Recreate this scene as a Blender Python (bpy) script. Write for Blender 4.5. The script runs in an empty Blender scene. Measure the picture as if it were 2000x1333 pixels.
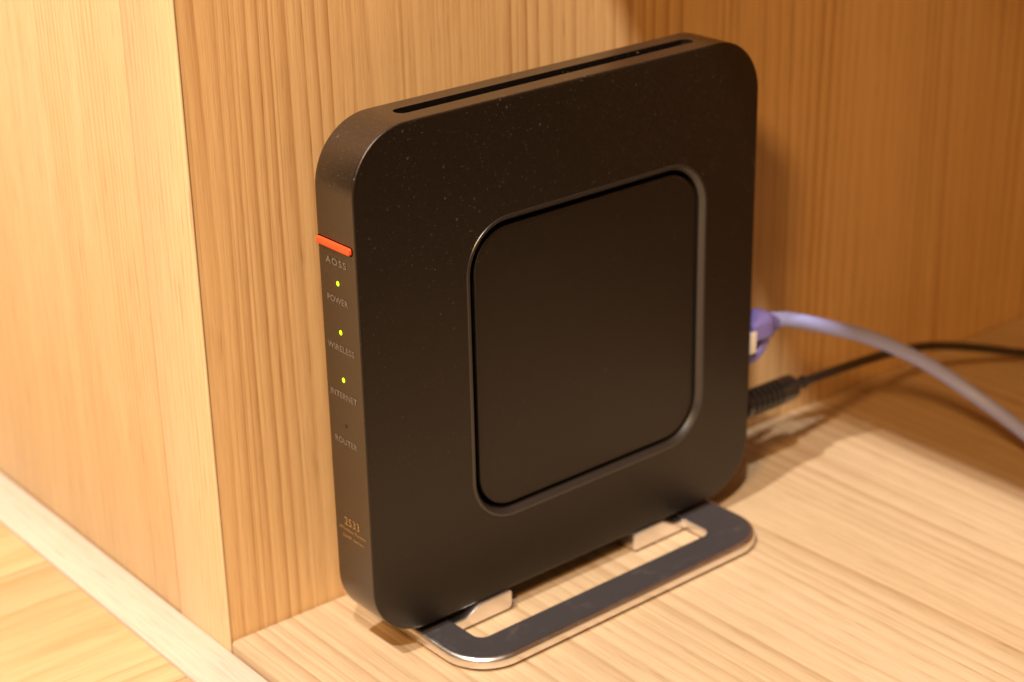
import bpy, bmesh, math, random
from mathutils import Vector, Matrix
random.seed(7)
S = bpy.context.scene
COL = S.collection

# ------------------------------------------------------------------ camera
cd = bpy.data.cameras.new('camera')
cam = bpy.data.objects.new('camera', cd); COL.objects.link(cam); S.camera = cam
R_, U_, F_ = Vector((.77481, -.6319, -.01946)), Vector((.26293, .2941, .9189)), Vector((.57492, .71709, -.39401))
M = Matrix.Identity(4)
for i in range(3):
    M[i][0], M[i][1], M[i][2] = R_[i], U_[i], -F_[i]
M[0][3], M[1][3], M[2][3] = -.24542, -.44985, .31553
cam.matrix_world = M
cd.sensor_width = 36; cd.lens = 66.546; cd.clip_start = .01; cd.clip_end = 50
cd.dof.use_dof = True; cd.dof.focus_distance = .527; cd.dof.aperture_fstop = 10.5

# ------------------------------------------------------------------ world and lamps
w = bpy.data.worlds.new('World'); S.world = w; w.use_nodes = True
w.node_tree.nodes['Background'].inputs[0].default_value = (1.0, .48, .17, 1)
w.node_tree.nodes['Background'].inputs[1].default_value = .10

def lamp(name, loc, aim, watts, colour, size):
    l = bpy.data.lights.new(name, 'AREA'); l.shape = 'DISK'; l.size = size
    l.energy = watts; l.color = colour
    o = bpy.data.objects.new(name, l); COL.objects.link(o); o.location = loc
    o.rotation_euler = (Vector(aim) - Vector(loc)).to_track_quat('-Z', 'Y').to_euler()
    return o
lamp('ceiling_downlight', (-1.275, -.31, 2.686), (.1, -.03, 0), 100, (1, .92, .80), .08)
lamp('ceiling_downlight', (-1.275, -1.36, 2.686), (.1, -.03, 0), 92, (1, .92, .80), .08)
lamp('room_lamp', (-1.14, -.87, 1.32), (.2, -.03, .1), 31, (1, .54, .18), .28)

S.view_settings.view_transform = 'Standard'; S.view_settings.look = 'None'
S.view_settings.exposure = -.07; S.view_settings.gamma = 1
S.render.engine = 'CYCLES'
S.cycles.max_bounces = 10; S.cycles.diffuse_bounces = 6

# ------------------------------------------------------------------ node helper
class N:
    def __init__(s, name):
        s.m = bpy.data.materials.new(name); s.m.use_nodes = True
        s.t = s.m.node_tree; s.b = s.t.nodes['Principled BSDF']
    def n(s, typ, props=None, **ins):
        d = s.t.nodes.new(typ)
        for k, v in (props or {}).items(): setattr(d, k, v)
        for k, v in ins.items():
            key = int(k[1:]) if k[0] == 'i' and k[1:].isdigit() else k.replace('_', ' ')
            s.set(d.inputs[key], v)
        return d
    def set(s, sock, v):
        if isinstance(v, bpy.types.NodeSocket): s.t.links.new(v, sock)
        else: sock.default_value = v
    def math(s, op, a, b=0.0, c=None):
        d = s.t.nodes.new('ShaderNodeMath'); d.operation = op
        s.set(d.inputs[0], a); s.set(d.inputs[1], b)
        if c is not None: s.set(d.inputs[2], c)
        return d.outputs[0]
    def obj(s): return s.n('ShaderNodeTexCoord').outputs['Object']
    def noise(s, vec, scale=1, detail=2, rough=.5):
        return s.n('ShaderNodeTexNoise', None, Vector=vec, Scale=scale, Detail=detail, Roughness=rough).outputs['Fac']
    def scale(s, vec, x, y, z, off=(0, 0, 0)):
        return s.n('ShaderNodeMapping', None, Vector=vec, Scale=(x, y, z), Location=off).outputs[0]
    def ramp(s, f, stops, interp='LINEAR'):
        d = s.t.nodes.new('ShaderNodeValToRGB'); s.set(d.inputs[0], f); d.color_ramp.interpolation = interp
        e = d.color_ramp.elements
        while len(e) < len(stops): e.new(.5)
        for i, (p, c) in enumerate(stops):
            e[i].position = p; e[i].color = (*c, 1) if len(c) == 3 else c
        return d.outputs[0]
    def mix(s, f, a, b, mode='MIX'):
        d = s.t.nodes.new('ShaderNodeMix'); d.data_type = 'RGBA'; d.blend_type = mode
        s.set(d.inputs[0], f)
        s.set(d.inputs[6], (*a, 1) if isinstance(a, tuple) and len(a) == 3 else a)
        s.set(d.inputs[7], (*b, 1) if isinstance(b, tuple) and len(b) == 3 else b)
        return d.outputs[2]
    def bump(s, h, strength, dist):
        d = s.n('ShaderNodeBump', None, Strength=strength, Distance=dist, Height=h)
        s.t.links.new(d.outputs[0], s.b.inputs['Normal'])

def wood(name, cross, grain, light, mid, dark, rings=210, ring_amt=.8, rough=.42, wob=.006, seed=0., fine=2600, fibre=.5, pores=1.0):
    """cross / grain: axis index; ring lines every 1/rings metres with irregular spacing, running along the grain."""
    k = N(name); o = k.obj()
    sc = [0, 0, 0]
    def st(c, g):
        v = [c, c, c]; v[grain] = g; return k.scale(o, *v, off=(seed, seed * 1.7, seed * .6))
    sep = k.n('ShaderNodeSeparateXYZ', None, Vector=o)
    u = sep.outputs[cross]
    w1 = k.noise(st(26, .9), 1, 2)                # irregular spacing
    w2 = k.noise(st(240, 10), 1, 3, .6)            # small waver of a line
    uu = k.math('ADD', u, k.math('MULTIPLY', k.math('SUBTRACT', w1, .5), wob * 6))
    uu = k.math('ADD', uu, k.math('MULTIPLY', k.math('SUBTRACT', w2, .5), .0013))
    ph = k.math('FRACT', k.math('MULTIPLY', uu, rings))
    line = k.ramp(ph, [(0, (0, 0, 0)), (.35, (.10, .10, .10)), (.72, (.55, .55, .55)), (.90, (1, 1, 1)), (1, (0, 0, 0))])
    strength = k.ramp(k.noise(st(70, 3), 1, 2), [(.36, (.18, .18, .18)), (.62, (1, 1, 1))])
    rg = k.math('MULTIPLY', k.math('MULTIPLY', line, strength), ring_amt)
    ph2 = k.math('FRACT', k.math('ADD', k.math('MULTIPLY', uu, rings * 2.63), k.math('MULTIPLY', k.noise(st(320, 9), 1, 2), .7)))
    l2 = k.ramp(ph2, [(0, (0, 0, 0)), (.45, (.05, .05, .05)), (.85, (1, 1, 1)), (1, (0, 0, 0))])
    s2 = k.ramp(k.noise(st(110, 4), 1, 3), [(.42, (0, 0, 0)), (.66, (1, 1, 1))])
    rg = k.math('MAXIMUM', rg, k.math('MULTIPLY', k.math('MULTIPLY', l2, s2), ring_amt * .75))
    broad = k.ramp(k.noise(st(16, 1.6), 1, 3), [(.3, (0, 0, 0)), (.7, (1, 1, 1))])
    c = k.mix(broad, light, mid)
    c = k.mix(rg, c, dark)
    fib = k.noise(st(fine, 45), 1, 3, .7)
    f2 = k.ramp(fib, [(.36, (.72, .66, .58)), (.56, (1, 1, 1))])
    c = k.mix(fibre, c, k.mix(1.0, c, f2, 'MULTIPLY'))
    pore = k.ramp(k.noise(st(1500, 55), 1, 1), [(.63, (0, 0, 0)), (.70, (1, 1, 1))])
    pore = k.math('MULTIPLY', pore, k.math('ADD', .12, k.math('MULTIPLY', line, .5)))
    c = k.mix(k.math('MULTIPLY', pore, pores), c, k.mix(1.0, c, (.55, .45, .36), 'MULTIPLY'))
    k.set(k.b.inputs['Base Color'], c)
    k.set(k.b.inputs['Roughness'], k.math('ADD', rough, k.math('MULTIPLY', fib, .12)))
    k.b.inputs['Specular IOR Level'].default_value = .35
    k.bump(k.math('SUBTRACT', fib, k.math('MULTIPLY', rg, .4)), .18, .0004)
    return k.m

X, Y, Z = 0, 1, 2
MT = {}
MT['wall'] = wood('ash_veneer_wall', X, Z, (.72, .49, .25), (.67, .43, .195), (.42, .215, .075), rings=185, ring_amt=.9, wob=.005)
MT['left'] = wood('pale_veneer_side', Y, Z, (.72, .575, .375), (.70, .545, .335), (.52, .36, .185), rings=440, ring_amt=.85, wob=.003, seed=3.1)
MT['edge'] = wood('pale_solid_edge', Y, Z, (.73, .58, .375), (.71, .55, .34), (.57, .40, .21), rings=420, ring_amt=.6, wob=.003, seed=5.3)
MT['shelf'] = wood('ash_shelf', X, Y, (.51, .395, .270), (.475, .355, .228), (.335, .22, .122), rings=150, ring_amt=.9, wob=.005, seed=1.9)
MT['bar'] = wood('whitish_threshold', X, Y, (.58, .49, .43), (.55, .455, .39), (.49, .38, .31), rings=260, ring_amt=.35, wob=.006, seed=8.2)
MT['board'] = wood('ash_board', X, Y, (.70, .46, .23), (.64, .39, .18), (.46, .24, .09), rings=170, ring_amt=.7, seed=4.4)
MT['side'] = wood('ash_side', Y, Z, (.70, .46, .23), (.64, .39, .18), (.46, .24, .09), rings=170, ring_amt=.7, seed=6.4)
for i in range(4):
    MT['plank%d' % i] = wood('pine_plank_%d' % i, Y, X, (.61, .44, .26), (.58, .40, .22), (.46, .285, .13), rings=60, ring_amt=.75, wob=.02, seed=2.3 + i * 3.7, fine=1500, fibre=.3)

def plain(name, col, rough, metal=0., spec=.5, **kw):
    k = N(name); b = k.b
    b.inputs['Base Color'].default_value = (*col, 1); b.inputs['Roughness'].default_value = rough
    b.inputs['Metallic'].default_value = metal; b.inputs['Specular IOR Level'].default_value = spec
    for a, v in kw.items(): b.inputs[a.replace('_', ' ')].default_value = v
    return k

def black_plastic(name, col, rough, dust=1.0, spec=.56, grain=.30):
    k = plain(name, col, rough, spec=spec)
    k.b.inputs['Specular Tint'].default_value = (1, .90, .82, 1)
    o = k.obj()
    fine = k.noise(o, 3800, 2, .6)
    wrp = k.n('ShaderNodeTexNoise', None, Vector=o, Scale=900, Detail=1).outputs['Color']
    ow = k.n('ShaderNodeMix', {'data_type': 'VECTOR'}, i0=.0011, i4=o, i5=wrp).outputs[1]
    def specks(scale, power, size, soft):
        vor = k.n('ShaderNodeTexVoronoi', {'feature': 'F1'}, Vector=ow, Scale=scale, Randomness=1.0)
        rnd = k.n('ShaderNodeSeparateColor', None, Color=vor.outputs['Color'])
        rad = k.math('MULTIPLY', k.math('POWER', rnd.outputs[0], power), size)
        v = k.math('DIVIDE', k.math('SUBTRACT', rad, vor.outputs['Distance']), soft)
        return k.math('MULTIPLY', k.math('MINIMUM', k.math('MAXIMUM', v, 0.0), 1.0), rnd.outputs[1])
    dot = k.math('ADD', k.math('MULTIPLY', specks(560, 4.0, .24, .05), 1.3), k.math('MULTIPLY', specks(1300, 2.5, .36, .12), .55))
    patch = k.ramp(k.noise(o, 45, 3, .6), [(.34, (.12, .12, .12)), (.62, (1, 1, 1))])
    sep = k.n('ShaderNodeSeparateXYZ', None, Vector=o)
    hi = k.n('ShaderNodeMapRange', None, Value=sep.outputs[2], From_Min=.02, From_Max=.16, To_Min=.25, To_Max=1.0).outputs[0]
    d = k.math('MULTIPLY', k.math('MULTIPLY', dot, patch), k.math('MULTIPLY', hi, dust * .48))
    geo = k.n('ShaderNodeNewGeometry'); nz = k.n('ShaderNodeSeparateXYZ', None, Vector=geo.outputs['True Normal']).outputs[2]
    up = k.math('MULTIPLY', k.math('MAXIMUM', nz, 0.0), .13 * dust)
    film = k.math('MULTIPLY', up, k.ramp(k.noise(o, 900, 3, .7), [(.35, (.3, .3, .3)), (.7, (1, 1, 1))]))
    c = k.mix(d, col, (.34, .29, .24)); c = k.mix(film, c, (.15, .092, .052))
    k.set(k.b.inputs['Base Color'], c)
    k.set(k.b.inputs['Roughness'], k.math('ADD', rough - .04, k.math('MULTIPLY', fine, .08)))
    k.bump(fine, grain, .00025)
    return k.m
MT['housing'] = black_plastic('satin_black_plastic', (.0050, .0034, .0024), .37)
MT['rim'] = black_plastic('smooth_black_edge', (.012, .0088, .0068), .29, 1.0, 1.0, .06)
MT['plate'] = black_plastic('satin_black_plate', (.0050, .0034, .0024), .38, .6)
MT['gap'] = plain('black_gap', (.0015, .0015, .0015), .9, spec=0.).m  # dead black: paints shade into slot and groove; also colours the button seam
MT['bezel'] = plain('glossy_black_bezel', (.020, .016, .014), .33, spec=.8).m
MT['red'] = plain('orange_red_plastic', (.86, .085, .022), .38).m
MT['print'] = plain('pale_print', (.155, .128, .104), .6).m
MT['gold'] = plain('gold_print', (.25, .145, .05), .5).m
MT['led'] = plain('lit_green_indicator', (.3, .6, .02), .3, Emission_Color=(.50, 1.0, .0, 1), Emission_Strength=1.6).m
MT['led_off'] = plain('unlit_indicator', (.006, .006, .006), .25).m
k = plain('anodised_metal', (.86, .84, .84), .30, 1.0); o = k.obj()
nn = k.noise(o, 5000, 2); sm = k.ramp(k.noise(o, 130, 3, .6), [(.52, (0, 0, 0)), (.75, (1, 1, 1))])
k.set(k.b.inputs['Roughness'], k.math('ADD', .26, k.math('ADD', k.math('MULTIPLY', nn, .06), k.math('MULTIPLY', sm, .10))))
MT['metal'] = k.m
k = plain('grey_anodised_top', (.075, .066, .074), .42); o = k.obj()
k.set(k.b.inputs['Base Color'], k.mix(k.math('MULTIPLY', k.ramp(k.noise(o, 150, 4, .7), [(.56, (0, 0, 0)), (.74, (1, 1, 1))]), .5), (.037, .033, .037), (.095, .086, .087)))
MT['stand_top'] = k.m
MT['rubber'] = plain('black_rubber', (.012, .012, .012), .6).m
MT['cord'] = plain('black_cord', (.012, .011, .011), .24, spec=.8).m
MT['purple'] = plain('lavender_jacket', (.31, .36, .76), .45, Subsurface_Weight=0.).m
MT['boot'] = plain('violet_boot', (.21, .19, .56), .42).m
MT['clear'] = plain('clear_clip', (.85, .8, .72), .25).m

# ------------------------------------------------------------------ mesh helpers
def link(name, me, mat, parent=None):
    o = bpy.data.objects.new(name, me); COL.objects.link(o)
    if mat: me.materials.clear(); me.materials.append(mat)
    if parent: o.parent = parent
    return o
def finish(bm, ang=34):
    bmesh.ops.remove_doubles(bm, verts=bm.verts, dist=1e-7)
    bmesh.ops.recalc_face_normals(bm, faces=bm.faces)
    for f in bm.faces: f.smooth = True
    a = math.radians(ang)
    for e in bm.edges:
        e.smooth = not (len(e.link_faces) == 2 and e.calc_face_angle(0) > a)
    me = bpy.data.meshes.new('mesh'); bm.to_mesh(me); bm.free()
    return me
def box(x0, x1, y0, y1, z0, z1, bev=.0008, seg=2):
    bm = bmesh.new(); bmesh.ops.create_cube(bm, size=1)
    for v in bm.verts:
        v.co = Vector((x0 + (v.co.x + .5) * (x1 - x0), y0 + (v.co.y + .5) * (y1 - y0), z0 + (v.co.z + .5) * (z1 - z0)))
    if bev: bmesh.ops.bevel(bm, geom=list(bm.edges), offset=bev, segments=seg, profile=.5, affect='EDGES')
    return finish(bm, 50)
def rrect(x0, x1, y0, y1, r, inset=0, seg=14, sup=.0008):
    """rounded rectangle, constant point count; inset shrinks it."""
    x0 += inset; x1 -= inset; y0 += inset; y1 -= inset; r = max(r - inset, .0002)
    pts = []
    for cx, cy, a0 in ((x1 - r, y1 - r, 0), (x0 + r, y1 - r, 90), (x0 + r, y0 + r, 180), (x1 - r, y0 + r, 270)):
        t0 = math.radians(a0); t1 = math.radians(a0 + 90)
        p0 = (cx + r * math.cos(t0), cy + r * math.sin(t0)); p1 = (cx + r * math.cos(t1), cy + r * math.sin(t1))
        pts.append((p0[0] + sup * math.sin(t0), p0[1] - sup * math.cos(t0)))
        for i in range(seg + 1):
            t = math.radians(a0 + 90 * i / seg); pts.append((cx + r * math.cos(t), cy + r * math.sin(t)))
        pts.append((p1[0] - sup * math.sin(t1), p1[1] + sup * math.cos(t1)))
    return pts
def loft(loops, cap0=True, cap1=True, closed=False, ang=34):
    bm = bmesh.new(); L = [[bm.verts.new(p) for p in lp] for lp in loops]; n = len(L[0])
    pairs = list(zip(L, L[1:])) + ([(L[-1], L[0])] if closed else [])
    for a, b in pairs:
        for i in range(n): bm.faces.new((a[i], a[(i + 1) % n], b[(i + 1) % n], b[i]))
    if cap0 and not closed: bm.faces.new(L[0])
    if cap1 and not closed: bm.faces.new(L[-1])
    return finish(bm, ang)
def fillet(r, n=4):   # (inset, depth) from the side up to the face, a quarter round
    return [(r - r * math.cos(math.pi / 2 * i / n), r - r * math.sin(math.pi / 2 * i / n)) for i in range(n + 1)]
def smooth_path(pts, sub=10):
    P = [Vector(p) for p in pts]; P = [2 * P[0] - P[1]] + P + [2 * P[-1] - P[-2]]; out = []
    for i in range(1, len(P) - 2):
        a, b, c, d = P[i - 1:i + 3]
        for j in range(sub):
            t = j / sub
            out.append(.5 * ((2 * b) + (c - a) * t + (2 * a - 5 * b + 4 * c - d) * t * t + (3 * b - a - 3 * c + d) * t ** 3))
    out.append(P[-2]); return out
def tube(path, radii, n=20, squash=None):
    loops = []; up = Vector((0, 0, 1))
    for i, p in enumerate(path):
        t = (path[min(i + 1, len(path) - 1)] - path[max(i - 1, 0)]).normalized()
        s = t.cross(up).normalized(); u = s.cross(t)
        r = radii if isinstance(radii, (int, float)) else radii[i]
        loops.append([p + r * (math.cos(2 * math.pi * j / n) * s + math.sin(2 * math.pi * j / n) * u) for j in range(n)])
    return loft(loops, ang=50)
def thing(name, label, cat, loc=(0, 0, 0), rz=0):
    o = bpy.data.objects.new(name, None); COL.objects.link(o); o.empty_display_size = .02
    o.location = loc; o.rotation_euler = (0, 0, rz); o['label'] = label; o['category'] = cat
    return o
def struct(o, label=None, cat=None):
    o['kind'] = 'structure'
    if label: o['label'] = label
    if cat: o['category'] = cat
    return o

# ------------------------------------------------------------------ the setting
BAR = .0166; ZB = -.0037
shelf = struct(link('shelf', box(.0003, .50, -.205, -.0004, -.022, 0, .0013, 3), MT['shelf']), 'pale ash shelf board the router stands on', 'shelf')
wall = struct(link('wall', box(.00135, .50, 0, .018, -.02, .453, 0), MT['wall']), 'ash veneer back panel with vertical grain behind the router', 'wall')
side = struct(link('cabinet_side', box(.0002, .0031, .0305, .75, -.03, .60, .0002, 1), MT['left']), 'brightly lit pale veneer side panel left of the corner', 'panel')
link('edge_board', box(0, .0013, -.0003, .0300, -.03, .60, .0006, 3), MT['edge'], side)
link('core', box(.0033, .03, .0185, .75, -.03, .60, 0), MT['left'], side)
bar = struct(link('threshold', box(-BAR, -.0001, -.40, .75, -.029, ZB, .0003, 2), MT['bar']), 'whitish wooden threshold strip along the foot of the panel', 'threshold')
floor = struct(link('floor', box(-1.0, -BAR - .0002, -.48, .76, -.05, ZB - .012, 0), MT['plank0']), 'warm yellow pine board floor left of the threshold', 'floor')
y = -.4685
i = 0
while y < .72:
    link('plank', box(-.95, -BAR - .0004, y + .0003, y + .0928, ZB - .0118, ZB - .0003, .0007, 2), MT['plank%d' % (i % 4)], floor)
    y += .0931; i += 1
struct(link('upper_shelf', box(0, .50, -.40, -.0004, .455, .475, .001, 2), MT['board']), 'shelf board above the router', 'shelf')
struct(link('right_panel', box(.5002, .52, -.40, .018, -.022, .475, .001, 2), MT['side']), 'side panel closing the shelf at the right', 'panel')

# ------------------------------------------------------------------ router (local: x width, y depth from the front face, z up)
H = .160; W = .160; T = .0182; RC = .0190
router = thing('router', 'flat black square wireless router standing upright on its metal stand', 'router', (.02595, -.04351, .0075), .01513)
P3 = lambda pts, d: [(a, d, z) for a, z in pts]
fl = .0006
loops = []
fb = fillet(fl)
loops.append(P3(rrect(0, W, 0, H, RC, fl + .0012), T))
for ins, dep in reversed(fb): loops.append(P3(rrect(0, W, 0, H, RC, ins), T - dep))
loops.append(P3(rrect(0, W, 0, H, RC, 0), T - fl - .0008))
loops.append(P3(rrect(0, W, 0, H, RC, 0), fl + .0008))
for ins, dep in fb: loops.append(P3(rrect(0, W, 0, H, RC, ins), dep))
loops.append(P3(rrect(0, W, 0, H, RC, fl + .001), 0))
pa0, pa1, pz0, pz1, pr = .0425, .1337, .0294, .1208, .0125
def rec(g, d): return P3(rrect(pa0 - g, pa1 + g, pz0 - g, pz1 + g, pr + g), d)
loops += [rec(.0046, 0), rec(.0040, 0), rec(.0040, .0052)]
me = loft(loops, ang=30)
housing = link('housing', me, MT['housing'], router)
# air slot along the top edge, cut into the housing
cut = bpy.data.objects.new('cutter', loft([[(a, b, z) for a, b in rrect(.0222, .1378, .0066, .0118, .0025, 0, 6, .0001)] for z in (H - .02, H + .01)]))
COL.objects.link(cut); cut.parent = router
mod = housing.modifiers.new('slot', 'BOOLEAN'); mod.object = cut; mod.operation = 'DIFFERENCE'; mod.solver = 'EXACT'
dg = bpy.context.evaluated_depsgraph_get(); dg.update()
me2 = bpy.data.meshes.new_from_object(housing.evaluated_get(dg))
housing.modifiers.clear(); housing.data = me2
bpy.data.objects.remove(cut)
bm = bmesh.new(); bm.from_mesh(me2)
for f in bm.faces: f.smooth = True
for e in bm.edges: e.smooth = not (len(e.link_faces) == 2 and e.calc_face_angle(0) > math.radians(30))
bm.to_mesh(me2); bm.free(); me2.materials.clear(); me2.materials.append(MT['housing']); me2.materials.append(MT['rim'])
for p in me2.polygons:
    p.material_index = 1 if abs(p.normal.y) < .3 and (min(p.center.x, W - p.center.x) < .019 or min(p.center.z, H - p.center.z) < .019) else 0
# black fill painted in for the shade inside the slot and plate groove
link('slot_shade_fill', box(.0228, .1372, .0068, .0116, H - .0198, H - .0016, 0), MT['gap'], router)
# glossy chamfered bezel round the plate
bz = [rec(.00395, .0050), rec(.00395, .0001), rec(.0038, -.0001), rec(.0029, -.00008), rec(.0028, .0), rec(.0016, .0015), rec(.0015, .0024), rec(.0015, .0050)]
link('bezel', loft(bz, closed=True, ang=18), MT['bezel'], router)
# front plate
pf = fillet(.0005)
pl = [P3(rrect(pa0, pa1, pz0, pz1, pr, .0016), .0013)]
for ins, dep in reversed(pf): pl.append(P3(rrect(pa0, pa1, pz0, pz1, pr, ins), .0013 + dep))
pl += [P3(rrect(pa0, pa1, pz0, pz1, pr), .0026), P3(rrect(pa0, pa1, pz0, pz1, pr), .0053)]
link('front_plate', loft(pl), MT['plate'], router)['label'] = 'square plate set into the front face'
gl = [rec(.00145, .0046), rec(-.004, .0046), rec(-.004, .0051), rec(.00145, .0051)]
link('gap_shade_strip', loft(gl, closed=True), MT['gap'], router)  # black strip in place of shade at the groove bottom
# orange-red push button on the narrow side
bt = [[(x, b, z) for b, z in rrect(.0018, .0178, .1252, .1272, .0006, ins, 4, .0001)] for x, ins in ((.001, 0), (-.0007, 0), (-.00095, .0001), (-.0011, .0004))]
link('button', loft(bt), MT['red'], router)['label'] = 'orange-red push button bar on the narrow side'
sm_ = [[(x, b, z) for b, z in rrect(.0013, .0181, .12485, .12755, .0008, ins, 4, .0001)] for x, ins in ((.001, 0), (-.00003, 0), (-.00005, .0001))]
link('button_seam', loft(sm_), MT['gap'], router)
# four indicator lights
for zc, on in ((.1148, 1), (.0999, 1), (.0851, 1), (.0704, 0)):
    bm = bmesh.new(); bmesh.ops.create_uvsphere(bm, u_segments=20, v_segments=12, radius=1)
    for v in bm.verts: v.co = Vector((.0 + v.co.x * .0002, .0094 + v.co.y * .00066, zc + v.co.z * .00076))
    o = link('indicator_light', finish(bm, 60), MT['led' if on else 'led_off'], router)
    o['label'] = 'lit green indicator light' if on else 'unlit indicator light'
# lettering: flat print on the narrow side (reads towards the front)
def lettering(txt, b0, b1, z0, z1, mat, spacing=1.0, cap='H'):
    cu = bpy.data.curves.new('text', 'FONT'); cu.body = txt; cu.size = 1; cu.space_character = spacing; cu.resolution_u = 3; cu.offset = .012
    to = bpy.data.objects.new('text', cu); COL.objects.link(to)
    dgx = bpy.context.evaluated_depsgraph_get(); m = bpy.data.meshes.new_from_object(to.evaluated_get(dgx))
    bpy.data.objects.remove(to)
    xs = [v.co.x for v in m.vertices]; x0, x1 = min(xs), max(xs)
    ys = [v.co.y for v in m.vertices]; ytop = max(ys)
    for v in m.vertices:
        u = (v.co.x - x0) / (x1 - x0); t = v.co.y / ytop
        v.co = Vector((-.00012, b0 + (b1 - b0) * u, z0 + (z1 - z0) * t))
    o = link('lettering', m, mat, router)
    o['label'] = 'printed word ' + txt if txt.isalpha() else 'small gold print'
    return o
lettering('AOSS', .0145, .0047, .1202, .1222, MT['print'], 1.25)
lettering('POWER', .0147, .0047, .1088, .1107, MT['print'], 1.05)
lettering('WIRELESS', .0160, .0031, .0940, .0959, MT['print'], 1.05)
lettering('INTERNET', .0160, .0031, .0791, .0810, MT['print'], 1.05)
lettering('ROUTER', .0151, .0042, .0643, .0662, MT['print'], 1.05)
lettering('2533', .0130, .0056, .0371, .0397, MT['gold'], 1.05)
lettering('Wireless Router', .0160, .0024, .0351, .0362, MT['gold'], 1.02)
lettering('DHP Series', .0141, .0038, .0327, .0338, MT['gold'], 1.02)

# ------------------------------------------------------------------ stand
stand = thing('router_stand', 'grey anodised metal ring stand under the black router', 'stand', (.02595, -.04351, 0), .01513)
ZT = .0047
def ring(i, z, inner=False):
    if inner: return [(a, b, z) for a, b in rrect(.0288, .1288, -.0135, T + .004, .0035, -i, 14, .0002)]
    return [(a, b, z) for a, b in rrect(.0170, .1458, -.0266, T + .0185, .0155, i, 14, .0004)]
fr = .0016; ff = fillet(fr, 6)
lp = [ring(.0006, .0010), ring(.0001, .0013), ring(0, .0017)] + [ring(a, ZT - d) for a, d in ff] + [ring(fr + .0005, ZT)]
lp += [ring(.0008, ZT, True), ring(.0004, ZT, True), ring(.0001, ZT - .0001, True), ring(0, ZT - .0004, True), ring(0, .0013, True), ring(.0004, .0010, True)]
ringo = link('base_ring', loft(lp, closed=True, ang=40), MT['metal'], stand)
ringo.data.materials.append(MT['stand_top'])
for p in ringo.data.polygons:
    if p.center.z > ZT - .00002 and abs(p.normal.z) > .98: p.material_index = 1
def lug(a_arm, a_end):
    s = 1 if a_end > a_arm else -1; L = abs(a_end - a_arm); top = []
    for i in range(13):
        t = i / 12; e = t * t * (3 - 2 * t); top.append((.0040 + t * .0075, ZT - .0003 + e * (.0073 - ZT + .0003)))
    prof = [(-.003, ZT - .0003), (.003, ZT - .0003)] + top + [(L - .001, .0073), (L - .0003, .0070), (L, .0063), (L, .0020), (L - .0004, .0012), (L - .0012, .0009), (.001, .0009), (-.003, .0012)]
    loops = []
    for b, ins in ((-.0008, .0005), (-.0013, .0002), (-.0013, .0), (T - .001, 0), (T - .0005, .0)):
        loops.append([(a_arm + s * x, b if b > 0 else b, z - (ins if z > .004 else -ins)) for x, z in prof])
    loops = [[(a_arm + s * x, -.0009, z) for x, z in prof], [(a_arm + s * x, T - .0004, z) for x, z in prof]]
    bm = bmesh.new(); L2 = [[bm.verts.new(p) for p in q] for q in loops]; n = len(L2[0])
    for i in range(n): bm.faces.new((L2[0][i], L2[0][(i + 1) % n], L2[1][(i + 1) % n], L2[1][i]))
    bm.faces.new(L2[0]); bm.faces.new(L2[1])
    ed = [e for e in bm.edges if len(e.link_faces) == 2 and abs(e.verts[0].co.y - e.verts[1].co.y) < 1e-6]
    bmesh.ops.recalc_face_normals(bm, faces=bm.faces)
    bmesh.ops.bevel(bm, geom=ed, offset=.0003, segments=2, affect='EDGES')
    link('support_lug', finish(bm, 40), MT['metal'], stand)
lug(.0288, .0522); lug(.1288, .1052)
for a in (.025, .136):
    for b in (-.018, T + .011):
        link('rubber_foot', loft([[(a + .004 * math.cos(t * .2618), b + .004 * math.sin(t * .2618), z) for t in range(24)] for z in (.0001, .00105)]), MT['rubber'], stand)

# ------------------------------------------------------------------ lavender network cable
net = thing('network_cable', 'lavender network cable plugged high into the router and bending down to the right', 'cable', (.187, -.033, .0611))
def rel(o, pts): return [Vector(p) - o.location for p in pts]
path = smooth_path(rel(net, [(.2040, -.033, .0616), (.2135, -.034, .0592), (.2315, -.036, .0519), (.2495, -.04, .044), (.267, -.05, .0331), (.2775, -.066, .022), (.2796, -.088, .0138), (.277, -.108, .0079), (.270, -.135, .0030), (.262, -.17, .0027)]))
path[-1].z = max(path[-1].z, .0027 - .0611)
link('jacket', tube(path, .00265, 24), MT['purple'], net)
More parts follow.
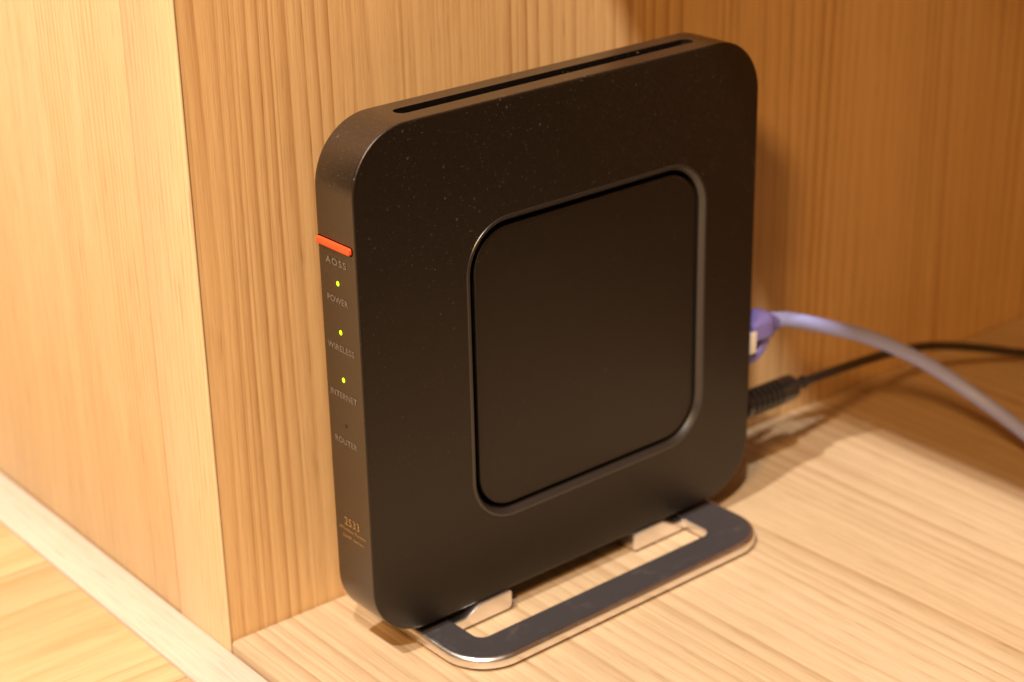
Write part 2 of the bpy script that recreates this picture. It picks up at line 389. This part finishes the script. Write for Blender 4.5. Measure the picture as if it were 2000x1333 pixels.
# plug body, moulded boot, latch guard
def bx(x0, x1, y0, y1, z0, z1, bev=.0008): return box(x0 - .187, x1 - .187, y0 + .033, y1 + .033, z0 - .0611, z1 - .0611, bev, 3)
link('plug', bx(.1835, .1915, -.0388, -.0272, .0545, .0625, .0004), MT['clear'], net)
bp = [Vector((x - .187, 0, z)) for x, z in ((.1895, .0004), (.1930, .0006), (.1965, .0006), (.1985, .0002), (.2005, .0002), (.2020, .0), (.2060, -.0008))]
loops = []
for p, (hy, hz, r) in zip(bp, ((.0055, .0034, .001), (.0057, .0037, .0016), (.0056, .0042, .0022), (.0055, .0050, .003), (.0050, .0049, .003), (.0035, .0035, .0026), (.0030, .0030, .0025))):
    loops.append([(p.x, yy, p.z + zz) for yy, zz in rrect(-hy, hy, -hz, hz, r, 0, 6, .0001)])
link('boot', loft(loops, ang=50), MT['boot'], net)
# latch: a curved tab below the plug ending in the violet guard
tp = [(.1890, -.0094), (.1925, -.0100), (.1958, -.0086), (.1984, -.0052), (.1994, -.001)]
sp = smooth_path([Vector((x - .187, 0, z)) for x, z in tp], 6)
loops = []
for i, p in enumerate(sp):
    t = (sp[min(i + 1, len(sp) - 1)] - sp[max(i - 1, 0)]).normalized(); nrm = Vector((-t.z, 0, t.x))
    loops.append([tuple(p + nrm * zz + Vector((0, yy, 0))) for yy, zz in rrect(-.0036, .0036, -.0018, .0018, .0009, 0, 3, .0001)])
link('latch_guard', loft(loops, ang=60), MT['boot'], net)
link('latch', bx(.1850, .1902, -.0360, -.0300, .0526, .0556, .0005), MT['clear'], net)

# ------------------------------------------------------------------ black power cable
pw = thing('power_cable', 'thin black power cord with barrel plug below the lavender cable', 'cable', (.187, -.033, .0325))
path = smooth_path(rel(pw, [(.2180, -.033, .0322), (.2331, -.031, .0307), (.2684, -.025, .0253), (.2899, -.022, .0214), (.3086, -.022, .018), (.3295, -.026, .0126), (.3541, -.033, .0053), (.3727, -.04, .0021), (.40, -.05, .0019), (.45, -.055, .0019)]))
link('cord', tube(path, .00175, 18), MT['cord'], pw)
prof = [(.1840, .0030), (.1880, .0031), (.1905, .0031), (.1907, .0046), (.1925, .0048)]
x = .1935
while x < .2080:
    prof += [(x, .0048), (x + .0003, .0041), (x + .0010, .0041), (x + .0013, .0048)]; x += .0026
prof += [(.2140, .0047), (.2160, .0045), (.2168, .0038), (.2169, .0024), (.2178, .0020), (.2215, .0019), (.2217, .0024), (.2230, .0023), (.2232, .0014)]
link('barrel_plug', tube([Vector((x - .187, 0, -.0002)) for x, r in prof], [r for x, r in prof], 28), MT['cord'], pw)
